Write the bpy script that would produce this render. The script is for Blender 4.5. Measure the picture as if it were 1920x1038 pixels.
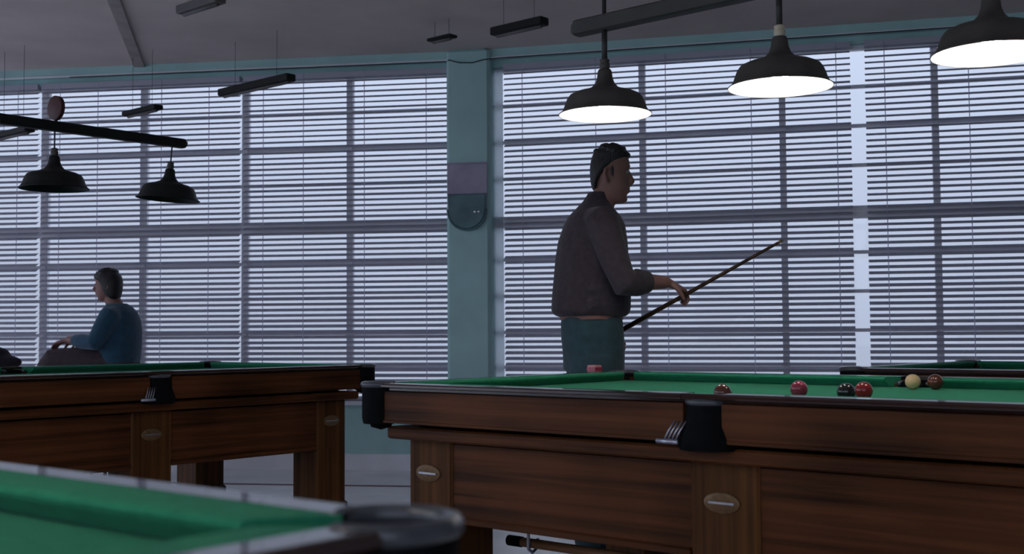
import bpy, bmesh, math, random
from mathutils import Vector, Matrix, Quaternion
random.seed(4)
PI = math.pi
for o in list(bpy.data.objects):
    bpy.data.objects.remove(o)
SC = bpy.context.scene
COL = SC.collection

# ------------------------------------------------------------------ camera, sky, exposure
CAM_H = 1.007
cd = bpy.data.cameras.new('camera')
cam = bpy.data.objects.new('camera', cd)
COL.objects.link(cam)
cd.sensor_width = 36.0
cd.lens = 41.64
cd.clip_start = 0.02
cd.dof.use_dof = True
cd.dof.focus_distance = 5.0
cd.dof.aperture_fstop = 5.0
cam.matrix_world = Matrix.Translation((0, 0, CAM_H)) @ Matrix.Rotation(PI/2 + 0.0482, 4, 'X') @ Matrix.Rotation(-0.0063, 4, 'Z')
SC.camera = cam
vs = SC.view_settings
vs.view_transform = 'Standard'
vs.look = 'None'
vs.exposure = 0.0
vs.gamma = 1.0
vs.use_curve_mapping = False

world = bpy.data.worlds.new('overcast_sky')
SC.world = world
world.use_nodes = True
# plain overcast sky: even all round, zenith three times as bright as the horizon (CIE overcast)
wn = world.node_tree
bg = wn.nodes['Background']
bg.inputs['Color'].default_value = (0.70, 0.785, 1.0, 1)
tcw = wn.nodes.new('ShaderNodeTexCoord')
sep = wn.nodes.new('ShaderNodeSeparateXYZ')
clampz = wn.nodes.new('ShaderNodeMath'); clampz.operation = 'MAXIMUM'; clampz.inputs[1].default_value = 0.0
grad = wn.nodes.new('ShaderNodeMath'); grad.operation = 'MULTIPLY_ADD'
HORIZON = 1.60
grad.inputs[1].default_value = 2*HORIZON; grad.inputs[2].default_value = HORIZON
wn.links.new(tcw.outputs['Generated'], sep.inputs[0])
wn.links.new(sep.outputs['Z'], clampz.inputs[0])
wn.links.new(clampz.outputs[0], grad.inputs[0])
wn.links.new(grad.outputs[0], bg.inputs['Strength'])

# ------------------------------------------------------------------ materials
def new_mat(name):
    m = bpy.data.materials.new(name)
    m.use_nodes = True
    return m, m.node_tree, m.node_tree.nodes['Principled BSDF']

def mat(name, col, rough=0.5, metal=0.0, noise=0.12, scale=8.0, spec=0.5, stretch=(1, 1, 1), bump=0.0, coat=0.0, sheen=0.0, col2=None, detail=4.0):
    m, nt, b = new_mat(name)
    tc = nt.nodes.new('ShaderNodeTexCoord')
    mp = nt.nodes.new('ShaderNodeMapping')
    mp.inputs['Scale'].default_value = stretch
    nz = nt.nodes.new('ShaderNodeTexNoise')
    nz.inputs['Scale'].default_value = scale
    nz.inputs['Detail'].default_value = detail
    cr = nt.nodes.new('ShaderNodeValToRGB')
    a = tuple(max(0, c*(1-noise)) for c in col)
    z = col2 if col2 else tuple(min(1, c*(1+noise)) for c in col)
    cr.color_ramp.elements[0].position = 0.3
    cr.color_ramp.elements[1].position = 0.7
    cr.color_ramp.elements[0].color = (*a, 1)
    cr.color_ramp.elements[1].color = (*z, 1)
    nt.links.new(tc.outputs['Object'], mp.inputs['Vector'])
    nt.links.new(mp.outputs['Vector'], nz.inputs['Vector'])
    nt.links.new(nz.outputs['Fac'], cr.inputs['Fac'])
    nt.links.new(cr.outputs['Color'], b.inputs['Base Color'])
    b.inputs['Roughness'].default_value = rough
    b.inputs['Metallic'].default_value = metal
    b.inputs['Specular IOR Level'].default_value = spec
    b.inputs['Coat Weight'].default_value = coat
    b.inputs['Coat Roughness'].default_value = 0.15
    b.inputs['Sheen Weight'].default_value = sheen
    if bump:
        bp = nt.nodes.new('ShaderNodeBump')
        bp.inputs['Strength'].default_value = bump
        bp.inputs['Distance'].default_value = 0.01
        nt.links.new(nz.outputs['Fac'], bp.inputs['Height'])
        nt.links.new(bp.outputs['Normal'], b.inputs['Normal'])
    return m

def wood(name, dark, light, axis, rough=0.4, spec=0.12):
    """polished wood, grain running along the local axis"""
    s = [34, 34, 34]
    s['xyz'.index(axis)] = 0.9
    m, nt, b = new_mat(name)
    tc = nt.nodes.new('ShaderNodeTexCoord')
    mp = nt.nodes.new('ShaderNodeMapping')
    mp.inputs['Scale'].default_value = s
    n1 = nt.nodes.new('ShaderNodeTexNoise')
    n1.inputs['Scale'].default_value = 1.0
    n1.inputs['Detail'].default_value = 6
    n1.inputs['Distortion'].default_value = 0.6
    n2 = nt.nodes.new('ShaderNodeTexNoise')
    n2.inputs['Scale'].default_value = 2.2
    mx = nt.nodes.new('ShaderNodeMix')
    mx.inputs[0].default_value = 0.35
    cr = nt.nodes.new('ShaderNodeValToRGB')
    cr.color_ramp.elements[0].position = 0.36
    cr.color_ramp.elements[1].position = 0.64
    cr.color_ramp.elements[0].color = (*dark, 1)
    cr.color_ramp.elements[1].color = (*light, 1)
    L = nt.links.new
    L(tc.outputs['Object'], mp.inputs['Vector'])
    L(mp.outputs['Vector'], n1.inputs['Vector'])
    L(tc.outputs['Object'], n2.inputs['Vector'])
    L(n1.outputs['Fac'], mx.inputs[2])
    L(n2.outputs['Fac'], mx.inputs[3])
    L(mx.outputs[0], cr.inputs['Fac'])
    L(cr.outputs['Color'], b.inputs['Base Color'])
    b.inputs['Roughness'].default_value = rough
    b.inputs['Specular IOR Level'].default_value = spec
    return m

def emis(name, col, strength):
    m, nt, b = new_mat(name)
    b.inputs['Base Color'].default_value = (*col, 1)
    b.inputs['Emission Color'].default_value = (*col, 1)
    b.inputs['Emission Strength'].default_value = strength
    return m

def glass_mat(name, tint):
    m = bpy.data.materials.new(name)
    m.use_nodes = True
    nt = m.node_tree
    nt.nodes.clear()
    out = nt.nodes.new('ShaderNodeOutputMaterial')
    tr = nt.nodes.new('ShaderNodeBsdfTransparent')
    tr.inputs['Color'].default_value = (*tint, 1)
    gl = nt.nodes.new('ShaderNodeBsdfGlossy')
    gl.inputs['Roughness'].default_value = 0.03
    fr = nt.nodes.new('ShaderNodeFresnel')
    fr.inputs['IOR'].default_value = 1.45
    mx = nt.nodes.new('ShaderNodeMixShader')
    nt.links.new(fr.outputs[0], mx.inputs[0])
    nt.links.new(tr.outputs[0], mx.inputs[1])
    nt.links.new(gl.outputs[0], mx.inputs[2])
    nt.links.new(mx.outputs[0], out.inputs[0])
    return m

def translucent(name, col, fac):
    m, nt, b = new_mat(name)
    b.inputs['Base Color'].default_value = (*col, 1)
    b.inputs['Roughness'].default_value = 0.8
    t = nt.nodes.new('ShaderNodeBsdfTranslucent')
    nz = nt.nodes.new('ShaderNodeTexNoise'); nz.inputs['Scale'].default_value = 30
    cr = nt.nodes.new('ShaderNodeValToRGB')
    cr.color_ramp.elements[0].color = (*[c*.9 for c in col], 1); cr.color_ramp.elements[1].color = (*col, 1)
    nt.links.new(nz.outputs['Fac'], cr.inputs['Fac'])
    nt.links.new(cr.outputs['Color'], t.inputs['Color'])
    nt.links.new(cr.outputs['Color'], b.inputs['Base Color'])
    mx = nt.nodes.new('ShaderNodeMixShader'); mx.inputs[0].default_value = fac
    nt.links.new(b.outputs[0], mx.inputs[1]); nt.links.new(t.outputs[0], mx.inputs[2])
    nt.links.new(mx.outputs[0], nt.nodes['Material Output'].inputs[0])
    return m

M = {}
M['ceiling'] = mat('ceiling_plaster', (0.68, 0.58, 0.55), 0.9, noise=0.10, scale=1.3, bump=0.05)
M['ceiling_dark'] = mat('batten_paint', (0.40, 0.34, 0.33), 0.9)
M['wall'] = mat('wall_paint', (0.62, 0.66, 0.66), 0.8, noise=0.08, scale=2.0)
M['green_paint'] = mat('green_paint', (0.40, 0.62, 0.61), 0.6, noise=0.10, scale=2.5)
M['white_paint'] = mat('white_gloss_paint', (0.66, 0.68, 0.74), 0.4, noise=0.05, scale=5)
M['grey_paint'] = mat('grey_frame_paint', (0.82, 0.81, 0.86), 0.5, noise=0.05, scale=5)
M['slat'] = translucent('slat_enamel', (0.60, 0.59, 0.68), 0.22)
M['tape'] = translucent('ladder_tape', (0.80, 0.78, 0.88), 0.85)
M['opal'] = translucent('opal_strip', (0.93, 0.95, 0.97), 0.95)
M['glass'] = glass_mat('sky_dimming_glass', (0.632, 0.64, 0.647))  # tint dims the visible sky, which is set brighter for indoor fill
M['clear_glass'] = glass_mat('clear_window_glass', (0.95, 0.96, 0.96))
M['floor'] = mat('pale_lino', (0.88, 0.86, 0.89), 0.30, noise=0.10, scale=3.0)
M['stripe'] = mat('dark_red_floor_line', (0.13, 0.04, 0.05), 0.5)
WD, WL = (0.024, 0.008, 0.002), (0.122, 0.041, 0.014)
M['wood_x'] = wood('mahogany_long_grain', WD, WL, 'x', 0.45)
M['wood_y'] = wood('mahogany_cross_grain', WD, WL, 'y', 0.45)
M['wood_z'] = wood('mahogany_leg_grain', (0.038, 0.014, 0.004), (0.125, 0.050, 0.014), 'z', 0.5)
M['cap_x'] = wood('rail_cap_long', (0.018, 0.007, 0.006), (0.045, 0.020, 0.016), 'x', 0.10, 1.0)
M['cap_y'] = wood('rail_cap_cross', (0.018, 0.007, 0.006), (0.045, 0.020, 0.016), 'y', 0.10, 1.0)
M['baize'] = mat('green_baize', (0.026, 0.205, 0.108), 1.0, noise=0.10, scale=60, spec=0.05, sheen=0.03)
M['leather'] = mat('black_leather', (0.005, 0.0055, 0.006), 0.75, spec=0.06, noise=0.3, scale=40, bump=0.1)
M['pocket_rim'] = mat('pocket_rim_leather', (0.06, 0.065, 0.075), 0.3, noise=0.2, scale=30)
M['steel'] = mat('dull_steel', (0.42, 0.43, 0.50), 0.35, metal=0.9, noise=0.1, scale=30)
M['brass'] = mat('worn_brass_plate', (0.15, 0.085, 0.035), 0.45, metal=0.4, noise=0.25, scale=60)
M['shade'] = mat('dark_green_shade_enamel', (0.060, 0.054, 0.046), 0.55, noise=0.2, scale=12)
M['lining'] = mat('white_shade_lining', (0.80, 0.80, 0.80), 0.6, noise=0.02)
M['bulb'] = emis('lit_bulb', (1.0, 0.95, 0.88), 110.0)
M['bulb_off'] = mat('unlit_bulb', (0.55, 0.55, 0.55), 0.2)
M['bar'] = mat('dark_lamp_bar', (0.035, 0.034, 0.030), 0.5, noise=0.25, scale=6)
M['dark_bar'] = mat('black_metal', (0.011, 0.012, 0.011), 0.55, noise=0.2, spec=0.25)
M['ceramic'] = mat('cream_lamp_collar', (0.62, 0.55, 0.40), 0.3, noise=0.1)
M['red_disc'] = mat('dark_red_paint', (0.060, 0.010, 0.009), 0.6, noise=0.15)
M['skin'] = mat('skin', (0.26, 0.13, 0.105), 0.6, noise=0.10, scale=14)
M['hair'] = mat('dark_hair', (0.016, 0.014, 0.014), 0.55, noise=0.4, scale=90, stretch=(1, 1, 0.2), bump=0.4)
M['jumper'] = mat('dark_brown_wool', (0.036, 0.026, 0.034), 0.95, noise=0.25, scale=40, sheen=0.1, bump=0.15)
M['trousers'] = mat('dark_teal_trousers', (0.018, 0.050, 0.062), 0.9, noise=0.2, scale=30, sheen=0.1)
M['blue_cloth'] = mat('blue_wool', (0.022, 0.070, 0.115), 0.95, noise=0.2, scale=30, sheen=0.15, bump=0.1)
M['brown_cloth'] = mat('brown_trouser_cloth', (0.055, 0.038, 0.045), 0.9, noise=0.2, scale=30)
M['shoe'] = mat('black_shoe', (0.015, 0.013, 0.012), 0.35)
M['belt'] = mat('brown_belt', (0.22, 0.09, 0.07), 0.6)
M['eye'] = mat('eye_white', (0.22, 0.20, 0.19), 0.35, noise=0.02)
M['cue'] = wood('dark_cue_wood', (0.03, 0.018, 0.012), (0.09, 0.05, 0.03), 'z', 0.35)
M['pole'] = wood('ash_pole', (0.16, 0.075, 0.035), (0.30, 0.15, 0.075), 'x', 0.4)
M['ball_white'] = mat('ivory_ball', (0.68, 0.47, 0.23), 0.2, noise=0.02)
M['ball_red'] = mat('red_ball', (0.30, 0.022, 0.025), 0.12, noise=0.02)
M['ball_pink'] = mat('crimson_ball', (0.30, 0.035, 0.065), 0.12, noise=0.02)
M['ball_dark'] = mat('black_ball', (0.015, 0.014, 0.014), 0.12, noise=0.02)
M['ball_brown'] = mat('brown_ball', (0.11, 0.035, 0.022), 0.12, noise=0.02)
M['chalk'] = mat('pink_chalk', (0.55, 0.25, 0.27), 0.9, noise=0.1, scale=60)
M['pink_board'] = mat('faded_pink_card', (0.40, 0.36, 0.47), 0.85, noise=0.15, scale=7)
M['plaque'] = mat('dark_green_enamel', (0.09, 0.17, 0.19), 0.45, noise=0.25, scale=9)
M['stud'] = mat('polished_stud', (0.9, 0.9, 0.9), 0.08, metal=1.0, noise=0.02)
M['pale_wood'] = wood('pale_stool_wood', (0.40, 0.29, 0.24), (0.55, 0.42, 0.36), 'x', 0.4)
M['cable'] = mat('black_cable', (0.02, 0.02, 0.025), 0.6)
M['bag'] = mat('dark_coat_cloth', (0.020, 0.018, 0.026), 0.95, noise=0.2, scale=30)
M['batten'] = mat('grey_batten', (0.12, 0.11, 0.11), 0.6)

# ------------------------------------------------------------------ mesh builder
class MB:
    def __init__(self):
        self.v, self.f = [], []
    def add(self, vs_, fs_):
        k = len(self.v)
        self.v += [tuple(p) for p in vs_]
        self.f += [tuple(i + k for i in q) for q in fs_]
        return self
    def box(self, x0, x1, y0, y1, z0, z1):
        p = [(x, y, z) for z in (z0, z1) for y in (y0, y1) for x in (x0, x1)]
        return self.add(p, [(0, 2, 3, 1), (4, 5, 7, 6), (0, 1, 5, 4), (2, 6, 7, 3), (0, 4, 6, 2), (1, 3, 7, 5)])
    def bevbox(self, x0, x1, y0, y1, z0, z1, c):
        """box with chamfered vertical and top/bottom edges"""
        def ring(i, z):
            return [(x0+i+c, y0+i, z), (x1-i-c, y0+i, z), (x1-i, y0+i+c, z), (x1-i, y1-i-c, z),
                    (x1-i-c, y1-i, z), (x0+i+c, y1-i, z), (x0+i, y1-i-c, z), (x0+i, y0+i+c, z)]
        return self.rings([ring(c, z0), ring(0, z0+c), ring(0, z1-c), ring(c, z1)])
    def rings(self, rs, cap=True, closed=True):
        n = len(rs[0])
        vs_ = [p for r in rs for p in r]
        fs_ = []
        for i in range(len(rs)-1):
            for j in range(n if closed else n-1):
                a, b = i*n+j, i*n+(j+1) % n
                fs_.append((a, b, b+n, a+n))
        if cap:
            fs_.append(tuple(range(n-1, -1, -1)))
            fs_.append(tuple((len(rs)-1)*n+j for j in range(n)))
        return self.add(vs_, fs_)
    def lathe(self, prof, n=32, o=(0, 0, 0), cap=False, a0=0.0, a1=2*PI):
        full = abs(a1-a0-2*PI) < 1e-6
        m = n if full else n+1
        rs = [[(o[0]+r*math.cos(a0+(a1-a0)*j/n), o[1]+r*math.sin(a0+(a1-a0)*j/n), o[2]+z) for j in range(m)] for r, z in prof]
        return self.rings(rs, cap=cap, closed=full)
    def tube(self, pts, rad, n=10, cap=True, flat=1.0, up=None):
        pts = [Vector(p) for p in pts]
        if not isinstance(rad, (list, tuple)):
            rad = [rad]*len(pts)
        t0 = (pts[1]-pts[0]).normalized()
        ref = Vector(up) if up else (Vector((0, 0, 1)) if abs(t0.z) < 0.9 else Vector((1, 0, 0)))
        u = (ref - t0*ref.dot(t0)).normalized()
        rs = []
        for i, p in enumerate(pts):
            if i == 0: t = pts[1]-pts[0]
            elif i == len(pts)-1: t = pts[-1]-pts[-2]
            else: t = (pts[i+1]-pts[i]).normalized() + (pts[i]-pts[i-1]).normalized()
            t.normalize()
            u = (u - t*u.dot(t)).normalized()
            w = t.cross(u)
            rs.append([p + (u*math.cos(2*PI*j/n)*flat + w*math.sin(2*PI*j/n))*rad[i] for j in range(n)])
        return self.rings(rs, cap=cap)
    def ellipsoid(self, c, r, n=16, m=10):
        c = Vector(c)
        rs = []
        for i in range(1, m):
            a = PI*i/m
            rs.append([(c.x+r[0]*math.sin(a)*math.cos(2*PI*j/n), c.y+r[1]*math.sin(a)*math.sin(2*PI*j/n), c.z-r[2]*math.cos(a)) for j in range(n)])
        k = len(self.v)
        self.rings(rs, cap=False)
        b = len(self.v)
        self.v += [(c.x, c.y, c.z-r[2]), (c.x, c.y, c.z+r[2])]
        for j in range(n):
            self.f.append((b, k+(j+1) % n, k+j))
            self.f.append((b+1, k+(m-2)*n+j, k+(m-2)*n+(j+1) % n))
        return self
    def mesh(self, name, m, smooth=False):
        me = bpy.data.meshes.new(name)
        me.from_pydata(self.v, [], self.f)
        if m: me.materials.append(m)
        bm = bmesh.new()
        bm.from_mesh(me)
        bmesh.ops.recalc_face_normals(bm, faces=bm.faces)
        bm.to_mesh(me)
        bm.free()
        if smooth:
            me.polygons.foreach_set('use_smooth', [True]*len(me.polygons))
        me.update()
        return me
    def build(self, name, m, parent=None, smooth=False, angle=None):
        o = bpy.data.objects.new(name, self.mesh(name, m, smooth or angle is not None))
        COL.objects.link(o)
        if parent: o.parent = parent
        if angle is not None:
            o.data.set_sharp_from_angle(angle=math.radians(angle))
        return o

def tag(o, label=None, cat=None, group=None, kind=None):
    if label: o['label'] = label
    if cat: o['category'] = cat
    if group: o['group'] = group
    if kind: o['kind'] = kind
    return o

def empty(name, loc=(0, 0, 0), rz=0.0):
    o = bpy.data.objects.new(name, None)
    COL.objects.link(o)
    o.empty_display_size = 0.1
    o.location = loc
    o.rotation_euler = (0, 0, rz)
    return o

def copy_tree(o, parent=None):
    c = o.copy()
    COL.objects.link(c)
    c.parent = parent
    for ch in list(o.children):
        copy_tree(ch, c)
    return c

def inst(name, me, parent, loc=(0, 0, 0)):
    o = bpy.data.objects.new(name, me)
    COL.objects.link(o)
    o.parent = parent
    o.location = loc
    return o

# ------------------------------------------------------------------ the room
CEIL = 3.125
BEND = Vector((-0.30, 8.80, 0))
LDIR = math.atan2(-0.152, 0.988)      # left stretch of the window wall (its local +x points right)
RDIR = math.atan2(-0.2527, 0.9675)
FAR_L, FAR_R, BACK = -7.0, 6.8, -3.0

def struct(name, mb, m, parent=None, label=None, cat=None):
    o = mb.build(name, m, parent)
    if parent is None:
        tag(o, label, cat, kind='structure')
    return o

def slab(z0, z1):
    """floor or ceiling slab following the bent window wall"""
    l = BEND + Matrix.Rotation(LDIR, 3, 'Z') @ Vector((-6.95, 0.22, 0))
    r = BEND + Matrix.Rotation(RDIR, 3, 'Z') @ Vector((7.5, 0.22, 0))
    b = BEND + Vector((0.04, 0.23, 0))
    ol = [(FAR_L-.2, BACK-.2), (FAR_R+.2, BACK-.2), (r.x, r.y), (b.x, b.y), (l.x, l.y)]
    return MB().rings([[(x, y, z0) for x, y in ol], [(x, y, z1) for x, y in ol]])
struct('floor', slab(-0.12, 0), M['floor'], None, 'pale grey-blue smooth floor under the tables', 'floor')
struct('ceiling', slab(CEIL, CEIL+.15), M['ceiling'], None, 'dull grey-brown plaster ceiling above the windows', 'ceiling')

def fill_window_wall(name, label, L, loc, rz, bays, nwin):
    """an unseen wall with a row of large panes added to let in fill daylight; local x along it, y outwards"""
    w = empty(name, loc, rz)
    tag(w, label, 'wall', kind='structure')
    MB().box(0, L, 0, .2, 0, .5).build('lower_wall', M['wall'], w)
    MB().box(0, L, 0, .2, 3.0, CEIL).build('upper_wall', M['wall'], w)
    MB().box(0, .25, 0, .2, .5, 3.0).build('end_pier', M['wall'], w)
    MB().box(L-.25, L, 0, .2, .5, 3.0).build('end_pier', M['wall'], w)
    wi = empty('window_%d' % nwin, loc, rz)  # windows made up to bring fill daylight in from out of view
    tag(wi, 'added fill-light window row in the ' + label.split(' wall')[0] + ' wall', 'window', kind='structure')
    d = (L-.5)/bays
    pane = MB().box(-d/2+.03, d/2-.03, -.003, .003, -1.22, 1.22).mesh('pane', M['clear_glass'])
    for k in range(bays+1):
        MB().box(.25+k*d-.03, .25+k*d+.03, .07, .13, .5, 3.0).build('mullion', M['white_paint'], wi)
    for k in range(bays):
        inst('pane', pane, wi, (.25+(k+.5)*d, .10, 1.75))
fill_window_wall('wall_back', 'back wall behind the viewer', 8.6, (FAR_L+8.6, BACK, 0), PI, 5, 3)
struct('wall_back_right', MB().box(FAR_L+8.6, FAR_R+.2, BACK-.2, BACK, 0, CEIL), M['wall'], None, 'unseen right half of the back wall, left unglazed to shade the left table', 'wall')  # kept solid to hold the added fill daylight off the left table
fill_window_wall('wall_left', 'left side wall outside the picture', 12.3, (FAR_L, BACK, 0), PI/2, 7, 4)
struct('wall_right', MB().box(FAR_R, FAR_R+.2, BACK-.2, 7.0, 0, CEIL), M['wall'], None, 'plain painted side wall outside the picture on the right', 'wall')

# window wall: two straight stretches meeting behind the pillar
SILL, HEAD, BAR_LO, BAR_HI = 0.515, 3.00, 1.795, 1.880
UPROWS = [1.880, 2.165, 2.440, 2.715, 3.00]
LOROWS = [0.515, 0.760, 1.020, 1.290, 1.560, 1.795]

def wall_stretch(side, rz, x0, x1, mull, nwin):
    """local x along the wall from the bend, local y outwards; glass at y=0.10"""
    w = empty('wall_' + side, BEND, rz)
    tag(w, 'green painted wall below and above the ' + ('left' if side == 'window_left' else 'right') + ' window', 'wall', kind='structure')
    struct('lower_wall', MB().box(x0, x1, 0.0, 0.22, 0, SILL), M['green_paint'], w)
    struct('upper_wall', MB().box(x0, x1, 0.02, 0.22, HEAD, CEIL), M['green_paint'], w)
    struct('fascia_board', MB().box(x0, x1, -0.035, 0.02, HEAD+0.055, CEIL), M['green_paint'], w)
    struct('fascia_bead', MB().box(x0, x1, -0.045, -0.035, HEAD+0.05, HEAD+0.064), M['grey_paint'], w)
    struct('sill_board', MB().box(x0, x1, -0.06, 0.08, SILL-0.03, SILL), M['white_paint'], w)
    struct('skirting', MB().box(x0, x1, -0.015, 0.0, 0, 0.12), M['grey_paint'], w)
    wi = empty('window_%d' % nwin, BEND, rz)
    tag(wi, ('wide steel window with small panes left of the green pillar' if nwin == 1 else 'wide steel window with small panes right of the green pillar'), 'window', kind='structure')
    fr = MB().box(x0, x1, 0.07, 0.13, HEAD-0.03, HEAD).box(x0, x1, 0.07, 0.13, SILL, SILL+0.03)
    struct('frame', fr, M['grey_paint'], wi)
    struct('transom', MB().box(x0, x1, 0.06, 0.14, BAR_LO, BAR_HI), M['grey_paint'], wi)
    for x in mull:
        struct('mullion', MB().box(x-.022, x+.022, 0.065, 0.135, SILL+.03, BAR_LO), M['grey_paint'], wi)
        struct('mullion', MB().box(x-.022, x+.022, 0.065, 0.135, BAR_HI, HEAD-.03), M['grey_paint'], wi)
    for rows in (UPROWS, LOROWS):
        for z in rows[1:-1]:
            struct('glazing_bar', MB().box(x0, x1, 0.085, 0.115, z-.012, z+.012), M['grey_paint'], wi)
    xs = sorted(set([x0] + list(mull) + [x1]))
    cache = {}
    for rows in (UPROWS, LOROWS):
        for z0, z1 in zip(rows, rows[1:]):
            for a, b in zip(xs, xs[1:]):
                key = (round(b-a, 3), round(z1-z0, 3))
                if key not in cache:
                    cache[key] = MB().box(-(b-a)/2, (b-a)/2, -0.0025, 0.0025, -(z1-z0)/2, (z1-z0)/2).mesh('pane', M['glass'])
                inst('pane', cache[key], wi, ((a+b)/2, 0.10, (z0+z1)/2))
    return w, wi

lm = [-(0.96+0.84*k) for k in range(8)]
rm = [1.276, 2.27, 3.29, 4.30, 5.31, 6.32]
wall_stretch('window_left', LDIR, -7.05, -0.10, lm, 1)
wall_stretch('window_right', RDIR, 0.10, 7.55, rm, 2)

# pillar
pl = empty('wall_pillar', BEND + Vector((0.0, 0, 0)), (LDIR+RDIR)/2)
tag(pl, 'green painted pillar between the two wide windows', 'pillar', kind='structure')
struct('pillar_face', MB().bevbox(-0.166, 0.166, -0.10, 0.24, 0, CEIL, 0.022), M['green_paint'], pl)
struct('light_strip', MB().box(0.172, 0.236, 0.040, 0.044, SILL, HEAD), M['opal'], pl)
struct('skirting', MB().box(-0.175, 0.175, -0.112, -0.10, 0, 0.12), M['grey_paint'], pl)

# venetian blinds
PITCH = 0.0415
def blind(x0, x1, rz, label, tapes, group='venetian blinds on the two windows'):
    b = empty('venetian_blind', BEND, rz)
    tag(b, label, 'blind', group)
    w = x1 - x0
    MB().box(x0, x1, -0.012, 0.045, HEAD-0.03, HEAD+0.012).build('head_rail', M['slat'], b)
    MB().box(x0+.004, x1-.004, -0.004, 0.030, SILL+0.012, SILL+0.026).build('bottom_rail', M['slat'], b)
    # one gently arched slat, tilted, sharing its mesh
    mb = MB()
    hw, th, tilt = 0.025, 0.0016, math.radians(26)
    prof = []
    for k in range(4):
        s = -hw + 2*hw*k/3
        prof.append((s, 0.003*(1-(s/hw)**2)))
    loop = [(s, z+th/2) for s, z in prof] + [(s, z-th/2) for s, z in reversed(prof)]
    ct, st = math.cos(tilt), math.sin(tilt)
    loop = [(s*ct - z*st, s*st + z*ct) for s, z in loop]
    mb.rings([[(x, y, z) for y, z in loop] for x in (-w/2, w/2)])
    me = mb.mesh('slat', M['slat'])
    n = int((HEAD - 0.045 - SILL - 0.03)/PITCH)
    for k in range(n):
        o = inst('slat', me, b, ((x0+x1)/2 + random.uniform(-.002, .002), 0.016, HEAD - 0.055 - k*PITCH))
        o.rotation_euler = (random.uniform(-.035, .035), random.uniform(-.0012, .0012), 0)
    for x in tapes:
        t = MB()
        t.box(x-.003, x+.003, -0.0135, -0.0127, SILL+.02, HEAD)
        t.build('ladder_tape', M['tape'], b)
    return b
blind(-1.785, -0.165, LDIR, 'half-open slatted blind directly left of the green pillar', [-.34, -.82, -1.30, -1.62])
blind(-3.465, -1.815, LDIR, 'half-open slatted blind behind the seated person', [-2.06, -2.45, -2.98, -3.30])
blind(-5.145, -3.495, LDIR, 'half-open slatted blind at the left picture edge', [-3.66, -4.3, -4.9])
blind(0.255, 2.735, RDIR, 'half-open slatted blind behind the standing person with the cue', [.40, .95, 1.46, 2.06, 2.64])
blind(2.832, 5.28, RDIR, 'half-open slatted blind right of the bright gap', [2.96, 3.50, 4.05, 4.6])

# pillar fittings
pf = Vector((BEND.x, BEND.y, 0))
prz = (LDIR+RDIR)/2
def on_pillar(name, z):
    return empty(name, pf + Matrix.Rotation(prz, 3, 'Z') @ Vector((0, -0.101, z)), prz)
pb = on_pillar('pink_notice', 1.0)
pb.location.z = 2.04
tag(pb, 'faded pink notice board on the pillar above the dark green plaque', 'notice')
MB().bevbox(-0.155, 0.150, -0.014, 0, 0.005, 0.225, 0.004).build('board', M['pink_board'], pb)
MB().box(-0.155, 0.150, -0.018, -0.012, 0.225, 0.236).box(-0.155, 0.150, -0.018, -0.012, 0, 0.008).build('edging', M['pink_board'], pb)
wp = on_pillar('wall_plaque', 1.775)
tag(wp, 'dark green round-bottomed plaque with two shiny studs on the pillar', 'plaque')
mb = MB()
def shield(s, y):
    pts = [(-0.15*s, 0.265-(1-s)*.13), (0.15*s, 0.265-(1-s)*.13)]
    c = Vector((0, 0.15))
    for k in range(17):
        a = -PI*k/16
        pts.append((0.145*s*math.cos(a), c.y + 0.15*s*math.sin(a)))
    return [(x, y, z) for x, z in pts]
mb.rings([shield(1, 0), shield(1, -0.03), shield(0.93, -0.05)])
mb.build('plate', M['plaque'], wp, angle=40)
mb = MB()
mb.tube([(0.15*.98*math.cos(a), -0.035, 0.15+0.152*math.sin(a)) for a in [-PI*k/24 for k in range(25)]], 0.008, 8)
mb.build('rim', M['plaque'], wp, smooth=True)
for dx in (0.066, 0.095):
    MB().ellipsoid((dx, -0.055, 0.128), (0.012, 0.012, 0.012)).build('stud', M['stud'], wp, smooth=True)
# cable along the fascia, sagging over the pillar
cb = MB()
pts = []
for t in [-3.2, -2.4, -1.6, -0.9, -0.35, -0.17]:
    p = BEND + Matrix.Rotation(LDIR, 3, 'Z') @ Vector((t, -0.055, 0)); pts.append((p.x, p.y, HEAD+.045))
for t, z in ((-.14, .03), (-.06, .005), (.04, 0.0), (.13, .02)):
    p = BEND + Matrix.Rotation(prz, 3, 'Z') @ Vector((t, -0.112, 0)); pts.append((p.x, p.y, HEAD+.045+z-.03))
for t in [0.24, .9, 1.8, 2.7, 3.6, 5.0]:
    p = BEND + Matrix.Rotation(RDIR, 3, 'Z') @ Vector((t, -0.055, 0)); pts.append((p.x, p.y, HEAD+.05))
tag(cb.tube(pts, 0.0042, 6).build('cable', M['cable'], None, smooth=True), 'thin black cable sagging across the top of the pillar', 'cable')

# ceiling trim strip and floor lines
struct('trim_1', MB().add([(-2.45, 7.0, CEIL-.02), (-2.37, 7.0, CEIL-.02), (-2.86, 9.16, CEIL-.02), (-2.94, 9.16, CEIL-.02),
        (-2.45, 7.0, CEIL), (-2.37, 7.0, CEIL), (-2.86, 9.16, CEIL), (-2.94, 9.16, CEIL)],
        [(0, 1, 2, 3), (4, 7, 6, 5), (0, 4, 5, 1), (1, 5, 6, 2), (2, 6, 7, 3), (3, 7, 4, 0)]), M['ceiling_dark'], None, 'narrow ceiling batten running to the left window', 'batten')
fl = empty('trim_2', BEND + Vector((0, -0.32, 0)), LDIR)
tag(fl, 'thin dark red line across the pale floor near the pillar', 'floor line', kind='structure')
MB().box(-6.5, 0.9, -0.62, -0.58, 0, 0.004).build('floor_line', M['stripe'], fl)

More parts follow.
